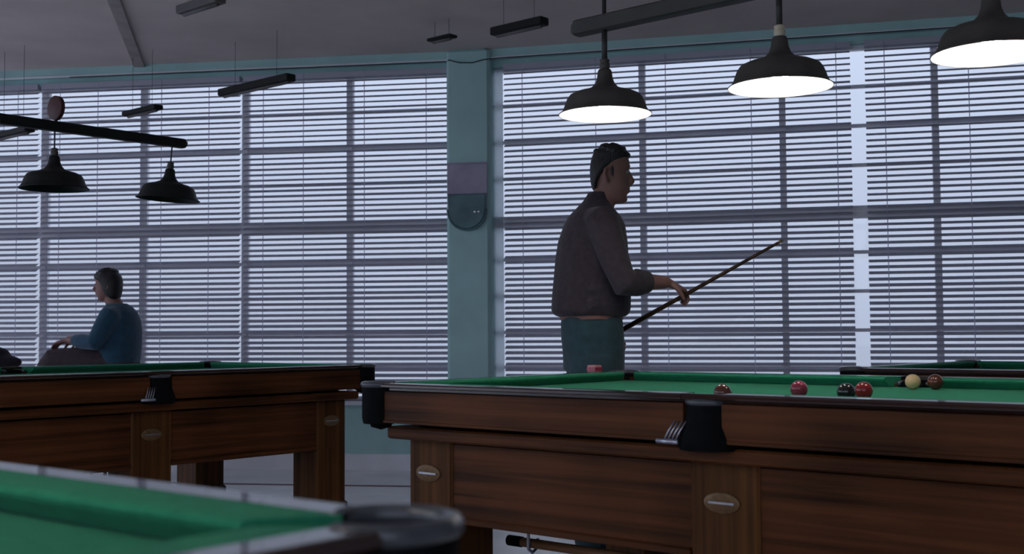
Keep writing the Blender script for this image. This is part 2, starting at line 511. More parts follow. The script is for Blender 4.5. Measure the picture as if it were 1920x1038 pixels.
# ------------------------------------------------------------------ snooker tables
ZT, HA, HB = 0.845, 1.331, 0.7476      # rail top height, half length, half width
CAPW, CUSH, BED = 0.040, 0.112, ZT-0.037
PC, PR = 0.035, 0.052                 # corner pocket inset and radius
MC = 0.046                            # middle pocket inset

def build_table():
    T = empty('snooker_table')
    # bed cloth with pocket notches
    xi, yi = HA-0.070, HB-0.070
    poly = []
    def arc(cx, cy, r, a0, a1, n=8):
        for k in range(n+1):
            a = a0+(a1-a0)*k/n
            poly.append((cx+r*math.cos(a), cy+r*math.sin(a)))
    cx, cy = HA-PC, HB-PC
    q = math.acos((cx-xi)/PR) if abs(cx-xi) < PR else 0
    g = math.asin((cy-yi)/PR)
    my = HB-MC
    h = math.acos((my-yi)/0.05)
    # counter-clockwise from right-bottom corner
    arc(cx, -cy, PR, PI-g, PI-(PI/2-g)+0, 8) if False else None
    def corner(sx, sy):
        pts = []
        for k in range(9):
            a = (PI - g*-1) if False else None
        return pts
    def notch(cxx, cyy, r, dirs):
        pass
    out = []
    # right-bottom notch goes from bottom edge to right edge
    def cpts(sx, sy):
        # points on the pocket circle inside the bed, from the edge y=sy*yi to the edge x=sx*xi
        a_y = math.atan2(-(cy-yi), -math.sqrt(PR*PR-(cy-yi)**2))
        a_x = math.atan2(-math.sqrt(PR*PR-(cx-xi)**2), -(cx-xi))
        return [(sx*(cx+PR*math.cos(a_y+(a_x-a_y)*k/8)), sy*(cy+PR*math.sin(a_y+(a_x-a_y)*k/8))) for k in range(9)]
    def mpts(sy):
        r = 0.05
        hx = math.sqrt(r*r-(my-yi)**2)
        a0 = math.atan2(-(my-yi), -hx); a1 = math.atan2(-(my-yi), hx)
        return [(r*math.cos(a0+(a1-a0)*k/8), sy*(my+r*math.sin(a0+(a1-a0)*k/8))) for k in range(9)]
    out += mpts(-1)                          # bottom middle, left to right
    out += cpts(1, -1)                       # bottom right
    out += list(reversed(cpts(1, 1)))        # right edge to top edge
    out += list(reversed(mpts(1)))
    out += cpts(-1, 1)
    out += list(reversed(cpts(-1, -1)))
    MB().rings([[(x, y, BED-0.03) for x, y in out], [(x, y, BED) for x, y in out]]).build('bed_cloth', M['baize'], T)
    # rail caps, boards and cushions, piece by piece
    def side(x0, x1, y, inward, alongx, wm, cm, cap0, cap1):
        """a stretch of rail from x0 to x1 along one axis at outer coordinate y"""
        def P(t, s, z):
            return (t, y+inward*s, z) if alongx else (y+inward*s, t, z)
        def ext(prof, tap0=0.0, tap1=0.0, base=CAPW):
            return [[P(x0+max(0, s-base)*tap0, s, z) for s, z in prof], [P(x1-max(0, s-base)*tap1, s, z) for s, z in prof]]
        cap = [(-.010, ZT-.016), (-.013, ZT-.012), (-.013, ZT-.006), (-.009, ZT-.001), (-.004, ZT), (CAPW, ZT), (CAPW, ZT-.024), (.010, ZT-.024), (.010, ZT-.016)]
        MB().rings(ext(cap)).build('rail_cap', cm, T)
        board = [(0, ZT-.132), (0, ZT-.028), (.012, ZT-.026), (.07, ZT-.0245), (.07, ZT-.132)]
        b = MB().rings(ext(board)).build('rail_board', wm, T)
        groove = [(-.003, ZT-.132), (-.003, ZT-.124), (0, ZT-.122), (0, ZT-.132)]
        MB().rings(ext(groove)).build('bead', wm, b)
        cu = [(CAPW, ZT-.0005), (CUSH-.012, ZT-.001), (CUSH-.002, ZT-.004), (CUSH, ZT-.009), (CUSH-.003, ZT-.015), (CUSH-.024, BED+.001), (CAPW, BED+.001)]
        MB().rings(ext(cu, cap0, cap1)).build('cushion', M['baize'], T)
    e = PC + 0.050
    for sy in (-1, 1):
        side(-HA+e, -0.060, sy*HB, -sy, True, M['wood_x'], M['cap_x'], 0.8, 0.45)
        side(0.060, HA-e, sy*HB, -sy, True, M['wood_x'], M['cap_x'], 0.45, 0.8)
    for sx in (-1, 1):
        side(-HB+e, HB-e, sx*HA, -sx, False, M['wood_y'], M['cap_y'], 0.8, 0.8)
    # corner pockets: leather-faced round corner with a padded rim
    for sx in (-1, 1):
        for sy in (-1, 1):
            c = (sx*(HA-PC), sy*(HB-PC), 0)
            am = math.atan2(sy, sx)
            p = empty('pocket')
            p.parent = T
            s = MB()
            prof = [(0.064, ZT-.004), (0.065, ZT-.02), (0.065, ZT-.12), (0.061, ZT-.138), (0.054, ZT-.138), (PR+.001, ZT-.12), (PR+.001, ZT-.004)]
            s.lathe(prof, 28, c, a0=am-PI*0.76, a1=am+PI*0.76)
            s.build('pocket_skirt', M['leather'], p, smooth=False, angle=50)
            r = MB()
            pts = [(c[0]+0.060*math.cos(am+t), c[1]+0.060*math.sin(am+t), ZT-.006) for t in [(-.80+1.6*k/28)*PI for k in range(29)]]
            r.tube(pts, [0.006]+[0.0105]*27+[0.006], 10)
            r.build('pocket_rim', M['pocket_rim'], p, smooth=True)
            MB().lathe([(PR, ZT-.02), (0.05, ZT-.10), (0.035, ZT-.15), (0.001, ZT-.16)], 20, c).build('pocket_bag', M['leather'], p, smooth=True)
    for sy in (-1, 1):
        c = (0, sy*(HB-MC), 0)
        am = sy*PI/2
        p = empty('pocket'); p.parent = T
        s = MB()
        prof = [(0.062, ZT-.017), (0.066, ZT-.03), (0.070, ZT-.07), (0.092, ZT-.132), (0.086, ZT-.152), (0.05, ZT-.152), (0.050, ZT-.017)]
        cx0, cx1 = sorted((sy*(HB+.013), sy*(HB-.002)))
        MB().bevbox(-.0605, .0605, cx0, cx1, ZT-.016, ZT, .003).build('cap_bridge', M['cap_x'], p)
        s.lathe(prof, 24, c, a0=am-PI*0.62, a1=am+PI*0.62)
        s.build('pocket_skirt', M['leather'], p, angle=50)
        r = MB()
        pts = [(c[0]+0.060*math.cos(am+t), c[1]+0.060*math.sin(am+t), ZT-.024) for t in [(-.70+1.4*k/24)*PI for k in range(25)]]
        r.tube(pts, [0.005]+[0.010]*23+[0.005], 10)
        r.build('pocket_rim', M['pocket_rim'], p, smooth=True)
        MB().lathe([(0.05, ZT-.02), (0.047, ZT-.10), (0.03, ZT-.14), (0.001, ZT-.148)], 20, c).build('pocket_bag', M['leather'], p, smooth=True)
        # short wire ball runner beside the pocket
        w = MB()
        yo = sy*(HB+0.012)
        for k in range(4):
            x = -0.062-0.012*k
            w.tube([(x+.02, yo, ZT-.075), (x+.008, yo+sy*.012, ZT-.10), (x-.004, yo+sy*.018, ZT-.128)], 0.0028, 6)
        w.tube([(-0.125, yo+sy*.018, ZT-.13), (-0.055, yo+sy*.022, ZT-.13)], 0.0075, 8)
        w.build('ball_runner', M['steel'], p, smooth=True)
    # bearer moulding, apron panels
    z1, z2, z3 = ZT-.146, ZT-.187, ZT-.440
    ex, ey = HA-0.075, HB-0.022
    for sy in (-1, 1):
        y0, y1 = sorted((sy*ey, sy*(ey-0.10)))
        MB().bevbox(-ex, ex, y0, y1, z2, z1, .006).build('bearer', M['wood_x'], T)
    for sx in (-1, 1):
        x0, x1 = sorted((sx*ex, sx*(ex-0.10)))
        MB().bevbox(x0, x1, -ey+.1, ey-.1, z2, z1, .006).build('bearer', M['wood_y'], T)
    ay, ax = HB-0.098, HA-0.115
    LW = 0.20
    xl = [-HA+0.115, -0.098, HA-0.315]
    lw = [0.20, 0.216, 0.20]
    for sy in (-1, 1):
        for k in range(2):
            y0, y1 = sorted((sy*ay, sy*(ay-0.03)))
            pn = MB().box(xl[k]+lw[k], xl[k+1], y0, y1, z3, z2-.012).build('apron_panel', M['wood_x'], T)
            y0, y1 = sorted((sy*(ay+.012), sy*(ay-.03)))
            MB().bevbox(xl[k]+lw[k], xl[k+1], y0, y1, z3-.016, z3+.006, .004).build('panel_bead', M['wood_x'], pn)
    for sx in (-1, 1):
        x0, x1 = sorted((sx*ax, sx*(ax-0.03)))
        MB().box(x0, x1, -HB+.31, HB-.31, z3, z2).build('apron_panel', M['wood_y'], T)
    # slate bed underneath
    MB().box(-HA+.13, HA-.13, -HB+.13, HB-.13, z2-.03, BED-.031).build('slate', M['leather'], T)
    # legs
    for sy in (-1, 1):
        for k in range(3):
            yo, yn = sy*(HB-.088), sy*(HB-.088-.21)
            y0, y1 = sorted((yo, yn))
            L = MB().bevbox(xl[k], xl[k]+lw[k], y0, y1, 0.10, z2, .008).build('leg', M['wood_z'], T)
            MB().bevbox(xl[k]-.012, xl[k]+lw[k]+.012, y0-.012, y1+.012, 0.0, 0.105, .01).build('foot_block', M['wood_z'], L)
            e_ = MB()
            c = (xl[k]+lw[k]/2-.005, yo, 0.545)
            rs = []
            for s, d in ((1, 0), (1, .004), (.9, .0065)):
                rs.append([(c[0]+.056*s*math.cos(2*PI*j/28), c[1]+sy*d, c[2]+.029*s*math.sin(2*PI*j/28)) for j in range(28)])
            e_.rings(rs)
            pl_ = e_.build('maker_plate', M['brass'], L, angle=40)
            pl_['label'] = 'oval brass plate'
            MB().box(c[0]-.04, c[0]+.04, *sorted((c[1]+sy*.0065, c[1]+sy*.0085)), c[2]-.003, c[2]+.003).build('plate_bar', M['steel'], pl_)
    # hooks for the rest
    for x in (-0.95, -0.25):
        MB().tube([(x, -HB+.40, z2-.01), (x, -HB+.40, .27), (x, -HB+.42, .255), (x, -HB+.45, .27), (x, -HB+.45, .30)], .006, 8).build('rest_hook', M['steel'], T)
    return T

TH = 0.7143
e_ = Vector((math.cos(TH), -math.sin(TH), 0)); n_ = Vector((math.sin(TH), math.cos(TH), 0))
def place(T, corner, rz, sx, sy, label):
    """put local corner (sx*HA, sy*HB) on the given floor point"""
    R = Matrix.Rotation(rz, 3, 'Z')
    T.location = Vector((*corner, 0)) - R @ Vector((sx*HA, sy*HB, 0))
    T.rotation_euler = (0, 0, rz)
    tag(T, label, 'snooker table', 'snooker tables in the hall')
    return T
G = build_table()
TA = place(G, (-0.499, 4.058), -TH, -1, -1, 'lit mahogany snooker table with balls on it, right of the pillar')
TB = place(copy_tree(G), (-0.7775, 6.573), PI/2-0.7101, 1, -1, 'dark snooker table in shadow in front of the seated person')
TC = place(copy_tree(G), (-0.064, 1.062), -0.678, 1, 1, 'nearest snooker table, only its bright green corner in the lower left')
TD = place(copy_tree(G), (1.515, 5.43), -TH, -1, -1, 'farthest snooker table, only a dark rail corner at the right edge')

def on_A(t, s, z):
    """t along the long side of the lit table from its near left corner, s across it"""
    p = Vector((-0.499, 4.058, 0)) + e_*t + n_*s
    return Vector((p.x, p.y, z))

# ------------------------------------------------------------------ balls
BR = 0.02625
def ball(p, m, label):
    o = MB().ellipsoid((0, 0, BR), (BR, BR, BR), 28, 18).build('snooker_ball', M[m], None, smooth=True)
    o.location = (p.x, p.y, BED)
    tag(o, label, 'ball', 'balls on the lit table')
def ballpx(u, Y):
    return Vector(((u-960)/2221*Y, Y, 0))
ball(ballpx(1708, 4.10), 'ball_white', 'ivory white cue ball near the far cushion of the lit table')
ball(ballpx(1750, 4.08), 'ball_brown', 'dark brown ball just right of the white cue ball')
ball(ballpx(1616, 3.50), 'ball_red', 'red ball touching a dark ball on the lit table')
ball(ballpx(1583, 3.42), 'ball_dark', 'black ball half hidden beside the red ball')
ball(ballpx(1495, 3.62), 'ball_pink', 'crimson ball lying alone over the right half of the lit table')
ball(ballpx(1352, 3.42), 'ball_brown', 'small dark ball peeping over the rail above the middle pocket')

ck = empty('chalk_block', on_A(0.02, 1.265, ZT), -TH)
tag(ck, 'small pink chalk block on the end rail before the standing person', 'chalk')
MB().bevbox(-.022, .022, -.024, .024, 0, .030, .003).build('block', M['chalk'], ck)
MB().bevbox(-.023, .023, -.025, .025, .004, .022, .002).build('paper_wrapper', M['ball_pink'], ck)

# rest hanging under the lit table
rp = empty('cue_rest', on_A(0.30, 0.425, 0.285), -TH)
tag(rp, 'long pale wooden rest slung on hooks beneath the lit table', 'cue rest')
MB().tube([(0, 0, 0), (.05, 0, 0), (1.3, 0, 0), (1.32, 0, 0)], [.013, .017, .013, .010], 12).build('shaft', M['pole'], rp, smooth=True)
MB().tube([(-.03, 0, 0), (0.03, 0, 0)], .019, 12).build('end_cap', M['leather'], rp, smooth=True)
xh = MB()
for a in (PI/4, 3*PI/4):
    xh.tube([(1.325, -.06*math.cos(a), -.06*math.sin(a)), (1.325, .06*math.cos(a), .06*math.sin(a))], .005, 8)
xh.build('cross_head', M['steel'], rp, smooth=True)

# ------------------------------------------------------------------ lamps
def build_lamp(lit=True):
    L = empty('pendant_lamp')
    outer = [(0.170, 0.0), (0.171, 0.003), (0.161, 0.010), (0.153, 0.022), (0.147, 0.040), (0.140, 0.058), (0.130, 0.072), (0.108, 0.082), (0.076, 0.090), (0.050, 0.101), (0.036, 0.117), (0.029, 0.136), (0.026, 0.160), (0.022, 0.168), (0.002, 0.170)]
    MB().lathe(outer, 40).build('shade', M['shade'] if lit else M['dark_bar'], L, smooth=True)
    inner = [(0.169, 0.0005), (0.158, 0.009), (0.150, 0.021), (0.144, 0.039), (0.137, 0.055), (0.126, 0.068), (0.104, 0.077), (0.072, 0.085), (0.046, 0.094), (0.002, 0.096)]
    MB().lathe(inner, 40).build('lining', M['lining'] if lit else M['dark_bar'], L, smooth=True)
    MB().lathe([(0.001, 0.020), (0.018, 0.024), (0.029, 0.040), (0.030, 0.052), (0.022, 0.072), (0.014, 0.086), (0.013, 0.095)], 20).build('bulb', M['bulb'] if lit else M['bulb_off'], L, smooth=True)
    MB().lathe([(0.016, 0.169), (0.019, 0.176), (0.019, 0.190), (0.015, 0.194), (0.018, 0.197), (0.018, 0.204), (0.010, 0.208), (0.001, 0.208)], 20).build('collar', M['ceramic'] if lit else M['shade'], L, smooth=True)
    MB().tube([(0, 0, 0.206), (0, 0, 0.313 if lit else 0.293)], 0.0105 if lit else 0.004, 10).build('drop_rod', M['bar'], L, smooth=True)
    return L

def build_bar(name, x0, x1, rods, zc, label, h=0.058, w=0.05, m='bar'):
    B = empty(name)
    tag(B, label, 'lamp bar')
    MB().bevbox(x0, x1, -w/2, w/2, -h/2, h/2, 0.006).build('beam', M[m], B)
    MB().box(x1, x1+.012, -w/2+.012, w/2-.012, -h/2+.012, h/2-.012).box(x0-.012, x0, -w/2+.012, w/2-.012, -h/2+.012, h/2-.012).build('end_cap', M['bar'], B)
    for x in rods:
        r = MB().tube([(x, 0, h/2-.002), (x, 0, CEIL-zc)], 0.008, 10).build('hanger_rod', M['bar'], B, smooth=True)
        MB().lathe([(.04, 0), (.04, -.012), (.01, -.03)], 16, (x, 0, CEIL-zc)).build('ceiling_rose', M['bar'], r)
    return B

LIT = build_lamp(True)
OFF = build_lamp(False)
used = {True: False, False: False}
def lamp(p, z, lit, label, group, tilt=0.0):
    src = LIT if lit else OFF
    o = src if not used[lit] else copy_tree(src)
    used[lit] = True
    o.location = (p.x, p.y, z)
    o.rotation_euler = (0, tilt, 0)
    tag(o, label, 'lamp', group)
    return o

cA = on_A(HA, HB, 0)
for s, lab in ((-0.861, 'lit dark pendant lamp nearest the pillar, above the standing person'),
               (-0.149, 'lit dark pendant lamp in the middle of the right row, with a cream collar'),
               (0.531, 'lit dark pendant lamp cut by the right picture edge')):
    o = lamp(cA + e_*s, 1.808, True, lab, 'lit lamps over the right table')
    m_ = 'shade' if s < -.5 else ('ceramic' if s < .2 else 'brass')
    for c in o.children:
        if c.name.startswith('collar'):
            c.data = c.data.copy(); c.data.materials[0] = M[m_]
ba = build_bar('lamp_bar', -0.995, 0.95, (-0.861, -0.149, 0.531), 2.15, 'dark beam carrying the three lit lamps at top right')
ba.location = (cA.x, cA.y, 2.15); ba.rotation_euler = (0, 0, -TH)

cB = TB.location.copy()
eB = Vector((math.sin(0.7101), math.cos(0.7101), 0))
for s, lab, tl in ((0.514, 'unlit dark pendant lamp hanging slightly askew at the end of the left bar', 0.07),
               (-0.144, 'unlit dark pendant lamp under the red disc', 0.0)):
    lamp(cB + eB*s, 1.752, False, lab, 'unlit lamps over the left table', tl)
bb = build_bar('lamp_bar', -1.30, 0.617, (-0.9,), 2.070, 'long dark beam with two unlit lamps at upper left', h=.05, m='dark_bar')
bb.location = (cB.x, cB.y, 2.070); bb.rotation_euler = (0, 0, PI/2-0.7101)

# the nearest table has its own row of lamps, above and left of the view
cC = TC.location.copy()
eC = Vector((math.cos(0.672), -math.sin(0.672), 0))
for s, lab in ((-0.68, 'lit pendant lamp at the far end of the row over the nearest table'), (0.0, 'lit pendant lamp in the middle over the nearest table'), (0.68, 'lit pendant lamp at the near end of the row over the nearest table')):
    lamp(cC + eC*s, 1.857, True, lab, 'lamps over the nearest table')
bc = build_bar('lamp_bar', -0.95, 0.95, (-0.68, 0.68), 2.20, 'dark beam over the nearest table, outside the picture')
bc.location = (cC.x, cC.y, 2.20); bc.rotation_euler = (0, 0, -0.672)

# red disc on top of the left bar
rd = empty('red_disc', cB + eB*-0.138 + Vector((0, 0, 2.0955)), math.radians(-36))
tag(rd, 'dark red round disc standing on the left lamp bar', 'disc')
d = MB()
d.tube([(0, -.012, .068), (0, -.010, .068), (0, .010, .068), (0, .012, .068)], [.058, .062, .062, .058], 32)
d.build('plate', M['red_disc'], rd, angle=40)
MB().tube([(0, 0, 0), (0, 0, .03)], .008, 8).build('stem', M['bar'], rd, smooth=True)

# short dark strips hung under the ceiling, running like the right-hand table
def strip(u, v, Y, length, label, th=0.045, m='dark_bar', rods=True, knob=False):
    z = CAM_H + Y*math.tan(math.atan((519-v)/2221) + 0.0482)
    S = empty('hanging_strip', ((u-960)/2221*Y, Y, z), -TH)
    tag(S, label, 'strip light', 'unlit strips under the ceiling')
    MB().bevbox(-length/2, length/2, -.04, .04, -th/2, th/2, .005).build('housing', M[m], S)
    MB().tube([(-length/2+.03, 0, -th/2-.004), (length/2-.03, 0, -th/2-.004)], 0.013, 10).build('tube', M['batten'], S, smooth=True)
    if rods:
        for x in (-length*.3, length*.3):
            MB().tube([(x, 0, th/2-.001), (x, 0, CEIL-z)], .0015, 6).build('wire', M['bar'], S, smooth=True)
    return S
strip(976, 50, 7.3, 0.42, 'short dark strip on the ceiling left of the lit lamps', .05)
strip(830, 71, 7.9, 0.22, 'smallest faint dark strip on the ceiling above the pillar', .02)
strip(477, 157, 8.3, 0.80, 'long dark strip crossing the top of the left blind', .05)
strip(263, 203, 8.75, 0.44, 'short dark strip right of the red disc', .035)
strip(20, 243, 8.6, 0.50, 'dark strip half hidden behind the left lamp bar', .04)
strip(372, 5, 6.9, 0.40, 'grey batten on the ceiling at the upper left', .05, 'batten')

# ------------------------------------------------------------------ people
def remesh(mb, name, m, parent, voxel, smooth_it=6, fac=0.5):
    tmp = mb.build('tmp_' + name, m)
    md = tmp.modifiers.new('r', 'REMESH'); md.mode = 'VOXEL'; md.voxel_size = voxel
    sm = tmp.modifiers.new('s', 'SMOOTH'); sm.iterations = smooth_it; sm.factor = fac
    dg = bpy.context.evaluated_depsgraph_get()
    me = bpy.data.meshes.new_from_object(tmp.evaluated_get(dg))
    me.name = name
    me.materials.clear(); me.materials.append(m)
    me.polygons.foreach_set('use_smooth', [True]*len(me.polygons))
    old = tmp.data
    bpy.data.objects.remove(tmp); bpy.data.meshes.remove(old)
    o = bpy.data.objects.new(name, me)
    COL.objects.link(o)
    if parent: o.parent = parent
    return o

def loft(mb, rows, n=24, p=2.3, yc=0.0):
    """rows: (z, x_back, x_front, half_width[, y_centre])"""
    rs = []
    for r in rows:
        z, xb, xf, hw = r[:4]
        y0 = r[4] if len(r) > 4 else yc
        cx, rx = (xb+xf)/2, (xf-xb)/2
        ring = []
        for j in range(n):
            a = 2*PI*j/n
            c, s = math.cos(a), math.sin(a)
            ring.append((cx+rx*math.copysign(abs(c)**(2/p), c), y0+hw*math.copysign(abs(s)**(2/p), s), z))
        rs.append(ring)
    mb.rings(rs)

def hand(mb, w, D, N, T, curl, k=1.0, spread=0.08):
    """palm plus five fingers; D towards fingertips, N palm side, T thumb side"""
    w = Vector(w); D = Vector(D).normalized(); N = Vector(N); N = (N-D*N.dot(D)).normalized()
    T0 = Vector(T); T = (T0-D*T0.dot(D)-N*T0.dot(N)).normalized()
    rs = []
    for d, hw, ht in ((-.02, .026, .021), (.01, .030, .020), (.045, .040, .016), (.08, .043, .014), (.095, .040, .011)):
        rs.append([w+D*d*k+(T*math.cos(2*PI*j/14)*hw+N*math.sin(2*PI*j/14)*ht)*k for j in range(14)])
    mb.rings(rs)
    for off, ln, r in ((.030, .075, .0088), (.010, .083, .0092), (-.011, .077, .0088), (-.031, .060, .0078)):
        p = w+D*.085*k+T*off*k
        ang = 0.15
        pts = [p-D*.02*k, p]
        dirv = D+T*off*spread*10
        for seg, fr in enumerate((.45, .30, .25)):
            ang += curl*(1.0 if seg else .75)
            dd = (D*math.cos(ang)+N*math.sin(ang)+T*off*spread*6).normalized()
            pts.append(pts[-1]+dd*ln*fr*k)
        mb.tube(pts, [r*k, r*k, r*.98*k, r*.9*k, r*.72*k], 9)
    p = w+D*.022*k+T*.026*k
    t1 = (D*.62+T*.62+N*.35).normalized(); t2 = (D*.85+T*.15+N*.55).normalized()
    mb.tube([p-t1*.015*k, p+t1*.035*k, p+t1*.035*k+t2*.030*k, p+t1*.035*k+t2*.052*k], [.0135*k, .012*k, .010*k, .0075*k], 9)

# ---- standing person holding a cue, facing right
SP = Vector((0.368, 5.42, 0))
ps = empty('person', SP, 0.0)
tag(ps, 'standing person in dark jumper and teal trousers holding a cue before the right window', 'person')
bd = MB()
loft(bd, [(1.604, .098, .146, .026), (1.622, .066, .158, .044), (1.647, .030, .164, .058), (1.676, .014, .167, .066), (1.713, .007, .170, .070),
          (1.745, .003, .170, .073), (1.765, .002, .176, .075), (1.790, .004, .177, .075), (1.822, .018, .169, .070), (1.849, .042, .148, .056), (1.866, .074, .118, .028)], p=2.15)
bd.tube([(.168, 0, 1.752), (.178, 0, 1.728), (.189, 0, 1.706), (.180, 0, 1.694), (.166, 0, 1.690)], [.008, .011, .013, .012, .010], 10)     # nose
bd.tube([(.166, -.020, 1.668), (.172, 0, 1.670), (.166, .020, 1.668)], [.005, .008, .005], 8)   # lips
bd.tube([(.164, -.018, 1.657), (.170, 0, 1.657), (.164, .018, 1.657)], [.005, .008, .005], 8)
bd.ellipsoid((.148, 0, 1.622), (.018, .022, .016))    # chin
for sy in (-1, 1):
    bd.tube([(.172, sy*.012, 1.768), (.170, sy*.032, 1.772), (.152, sy*.055, 1.764)], [.007, .009, .006], 8)   # brow
    bd.tube([(.076, sy*.073, 1.752), (.058, sy*.082, 1.752), (.054, sy*.083, 1.728), (.064, sy*.078, 1.702), (.074, sy*.073, 1.698)], [.006, .009, .009, .009, .006], 8)  # ear
bd.tube([(.030, 0, 1.50), (.040, 0, 1.58), (.060, 0, 1.64), (.075, 0, 1.70)], [.085, .060, .056, .052], 18)   # neck
torso = [(0.90, -.10, .10, .140), (1.0, -.12, .11, .145), (1.12, -.13, .13, .15), (1.25, -.14, .135, .165), (1.38, -.13, .13, .18), (1.48, -.11, .12, .185), (1.545, -.07, .10, .14), (1.575, -.02, .09, .07)]
loft(bd, torso)
# arms
ra = [(.035, -.185, 1.510), (.070, -.235, 1.36), (.125, -.265, 1.225), (.215, -.205, 1.232), (.325, -.115, 1.236)]
bd.tube([(-.0, -.10, 1.50)] + ra, [.06, .058, .050, .043, .040, .028], 16)
la = [(.02, .185, 1.505), (.02, .245, 1.34), (.00, .265, 1.20), (.035, .245, 1.10), (.075, .205, 1.02)]
bd.tube([(-.0, .10, 1.50)] + la, [.06, .058, .050, .043, .037, .028], 16)
cue_dir = (Vector((.72, -.37, 1.362)) - Vector((.06, .165, .975))).normalized()
hand(bd, (.330, -.111, 1.235), (.82, .42, -.38), (-.25, .15, -1.0), (-.2, -.6, .5) , 0.62)
hand(bd, (.078, .203, 1.018), (.25, -.25, -.9), (.6, -.7, .1), (.6, .5, .3), 0.75)
# legs
for sy in (-1, 1):
    bd.tube([(-.005, sy*.085, .95), (.0, sy*.092, .75), (.01, sy*.095, .50), (-.015, sy*.098, .30), (-.02, sy*.10, .08)], [.078, .074, .058, .054, .040], 16)
    bd.tube([(-.05, sy*.10, .045), (.02, sy*.105, .045), (.12, sy*.115, .032), (.18, sy*.12, .028)], [.036, .040, .036, .022], 12)
body = remesh(bd, 'body', M['skin'], ps, 0.0058, 4)
# eyes
for sy in (-1, 1):
    MB().ellipsoid((.159, sy*.033, 1.744), (.011, .013, .009), 12, 8).build('eye', M['eye'], ps, smooth=True)
# hair
hr = MB()
loft(hr, [(1.668, .006, .018, .046), (1.70, -.003, .030, .062), (1.73, -.006, .050, .0735), (1.755, -.007, .082, .0785), (1.772, -.006, .106, .0800), (1.788, -.004, .134, .0805), (1.802, -.002, .162, .0795), (1.815, .002, .173, .0775),
          (1.830, .007, .175, .0750), (1.852, .028, .160, .063), (1.870, .055, .136, .044), (1.879, .080, .112, .02)], p=2.15)
for sy in (-1, 1):
    hr.ellipsoid((.090, sy*.0740, 1.744), (.009, .005, .030), 8, 6)      # sideburns
for k in range(8):
    hr.ellipsoid((.168+random.uniform(-.004, .004), -.04+.08*k/7, 1.822+random.uniform(-.004, .006)), (.010, .010, .010), 8, 6)
for k in range(26):
    a = random.uniform(0, 2*PI); q = random.uniform(.2, .95)
    hr.ellipsoid((.088+.080*q*math.cos(a), .072*q*math.sin(a), 1.80+.074*math.sqrt(1-q*q*.9)), (.018, .018, .012), 8, 6)
remesh(hr, 'hair', M['hair'], ps, 0.0042, 3)
# jumper: back bags over the waist
jm = MB()
S_ = 411.0
def jx(px): return (px-1110)/S_
loft(jm, [(1.084, jx(1046), jx(1171), .165), (1.094, jx(1037), jx(1177), .185), (1.115, jx(1032), jx(1181), .197), (1.19, jx(1034), jx(1182), .20), (1.26, jx(1037), jx(1181), .202),
          (1.36, jx(1041), jx(1178), .205), (1.43, jx(1046), jx(1176), .208), (1.50, jx(1056), jx(1172), .200), (1.545, jx(1066), jx(1163), .165), (1.58, jx(1080), jx(1150), .115),
          (1.615, jx(1094), jx(1143), .075), (1.645, jx(1102), jx(1140), .066), (1.655, jx(1104), jx(1139), .062)], p=2.5)
jm.tube([(.0, -.10, 1.50)] + [(.035, -.190, 1.505), (.072, -.240, 1.36), (.122, -.268, 1.225), (.178, -.230, 1.230), (.232, -.192, 1.234)], [.075, .078, .068, .064, .062, .050], 16)
jm.tube([(.0, .10, 1.50)] + [(.02, .190, 1.50), (.02, .250, 1.34), (.0, .268, 1.20), (.03, .248, 1.11), (.05, .228, 1.06)], [.075, .078, .068, .062, .056, .046], 16)
for z, dx in ((1.16, .004), (1.135, .010), (1.21, .0)):   # soft folds over the waistband
    jm.tube([(-.13, -.10, z+.01), (-.02, -.198, z-.012), (.09, -.180, z+.004), (.16, -.08, z+.012)], [.012, .016, .014, .01], 8)
remesh(jm, 'jumper', M['jumper'], ps, 0.0075, 4)
# trousers
tr = MB()
loft(tr, [(.84, jx(1054), jx(1168), .168), (.92, jx(1053), jx(1169), .178), (1.0, jx(1050), jx(1168), .176), (1.06, jx(1050), jx(1166), .166), (1.085, jx(1052), jx(1164), .160)], p=2.6)
for sy in (-1, 1):
    tr.tube([(-.003, sy*.088, .90), (.0, sy*.094, .72), (.01, sy*.098, .50), (-.008, sy*.100, .28), (-.01, sy*.102, .07)], [.120, .110, .092, .084, .082], 18)
remesh(tr, 'trousers', M['trousers'], ps, 0.009, 4)
bl = MB()
rs = []
for z, g in ((1.070, .004), (1.100, .004)):
    rs.append([((jx(1050)+jx(1166))/2+(jx(1166)-jx(1050)+2*g)/2*math.cos(2*PI*j/32), (.166+g)*math.sin(2*PI*j/32), z) for j in range(32)])
bl.rings(rs)
bl.build('belt', M['belt'], ps, angle=40)
for sy in (-1, 1):
    s = MB()
    s.tube([(-.085, sy*.10, .045), (-.05, sy*.10, .052), (.03, sy*.106, .056), (.12, sy*.116, .044), (.19, sy*.122, .034), (.215, sy*.124, .028)], [.030, .046, .050, .046, .036, .016], 14)
    s.box(-.09, .20, min(sy*.07, sy*.155), max(sy*.07, sy*.155), .0, .018)
    remesh(s, 'shoe', M['shoe'], ps, 0.007, 3)
# cue held in both hands (a thing of its own)
c0 = Vector((.06, .165, .975)); tip = c0 + cue_dir*1.02; butt = c0 - cue_dir*.20
cq = empty('cue', SP, 0)
tag(cq, 'dark wooden cue held slantwise by the standing person', 'cue')
MB().tube([butt, butt+cue_dir*.02, butt+cue_dir*.28], [.012, .0145, .0125], 14).build('butt', M['leather'], cq, smooth=True)
MB().tube([butt+cue_dir*.28, tip-cue_dir*.03], [.0125, .0062], 14).build('shaft', M['cue'], cq, smooth=True)
MB().tube([tip-cue_dir*.03, tip-cue_dir*.006], .0062, 12).build('ferrule', M['brass'], cq, smooth=True)
MB().tube([tip-cue_dir*.006, tip], [.006, .0045], 12).build('tip', M['plaque'], cq, smooth=True)

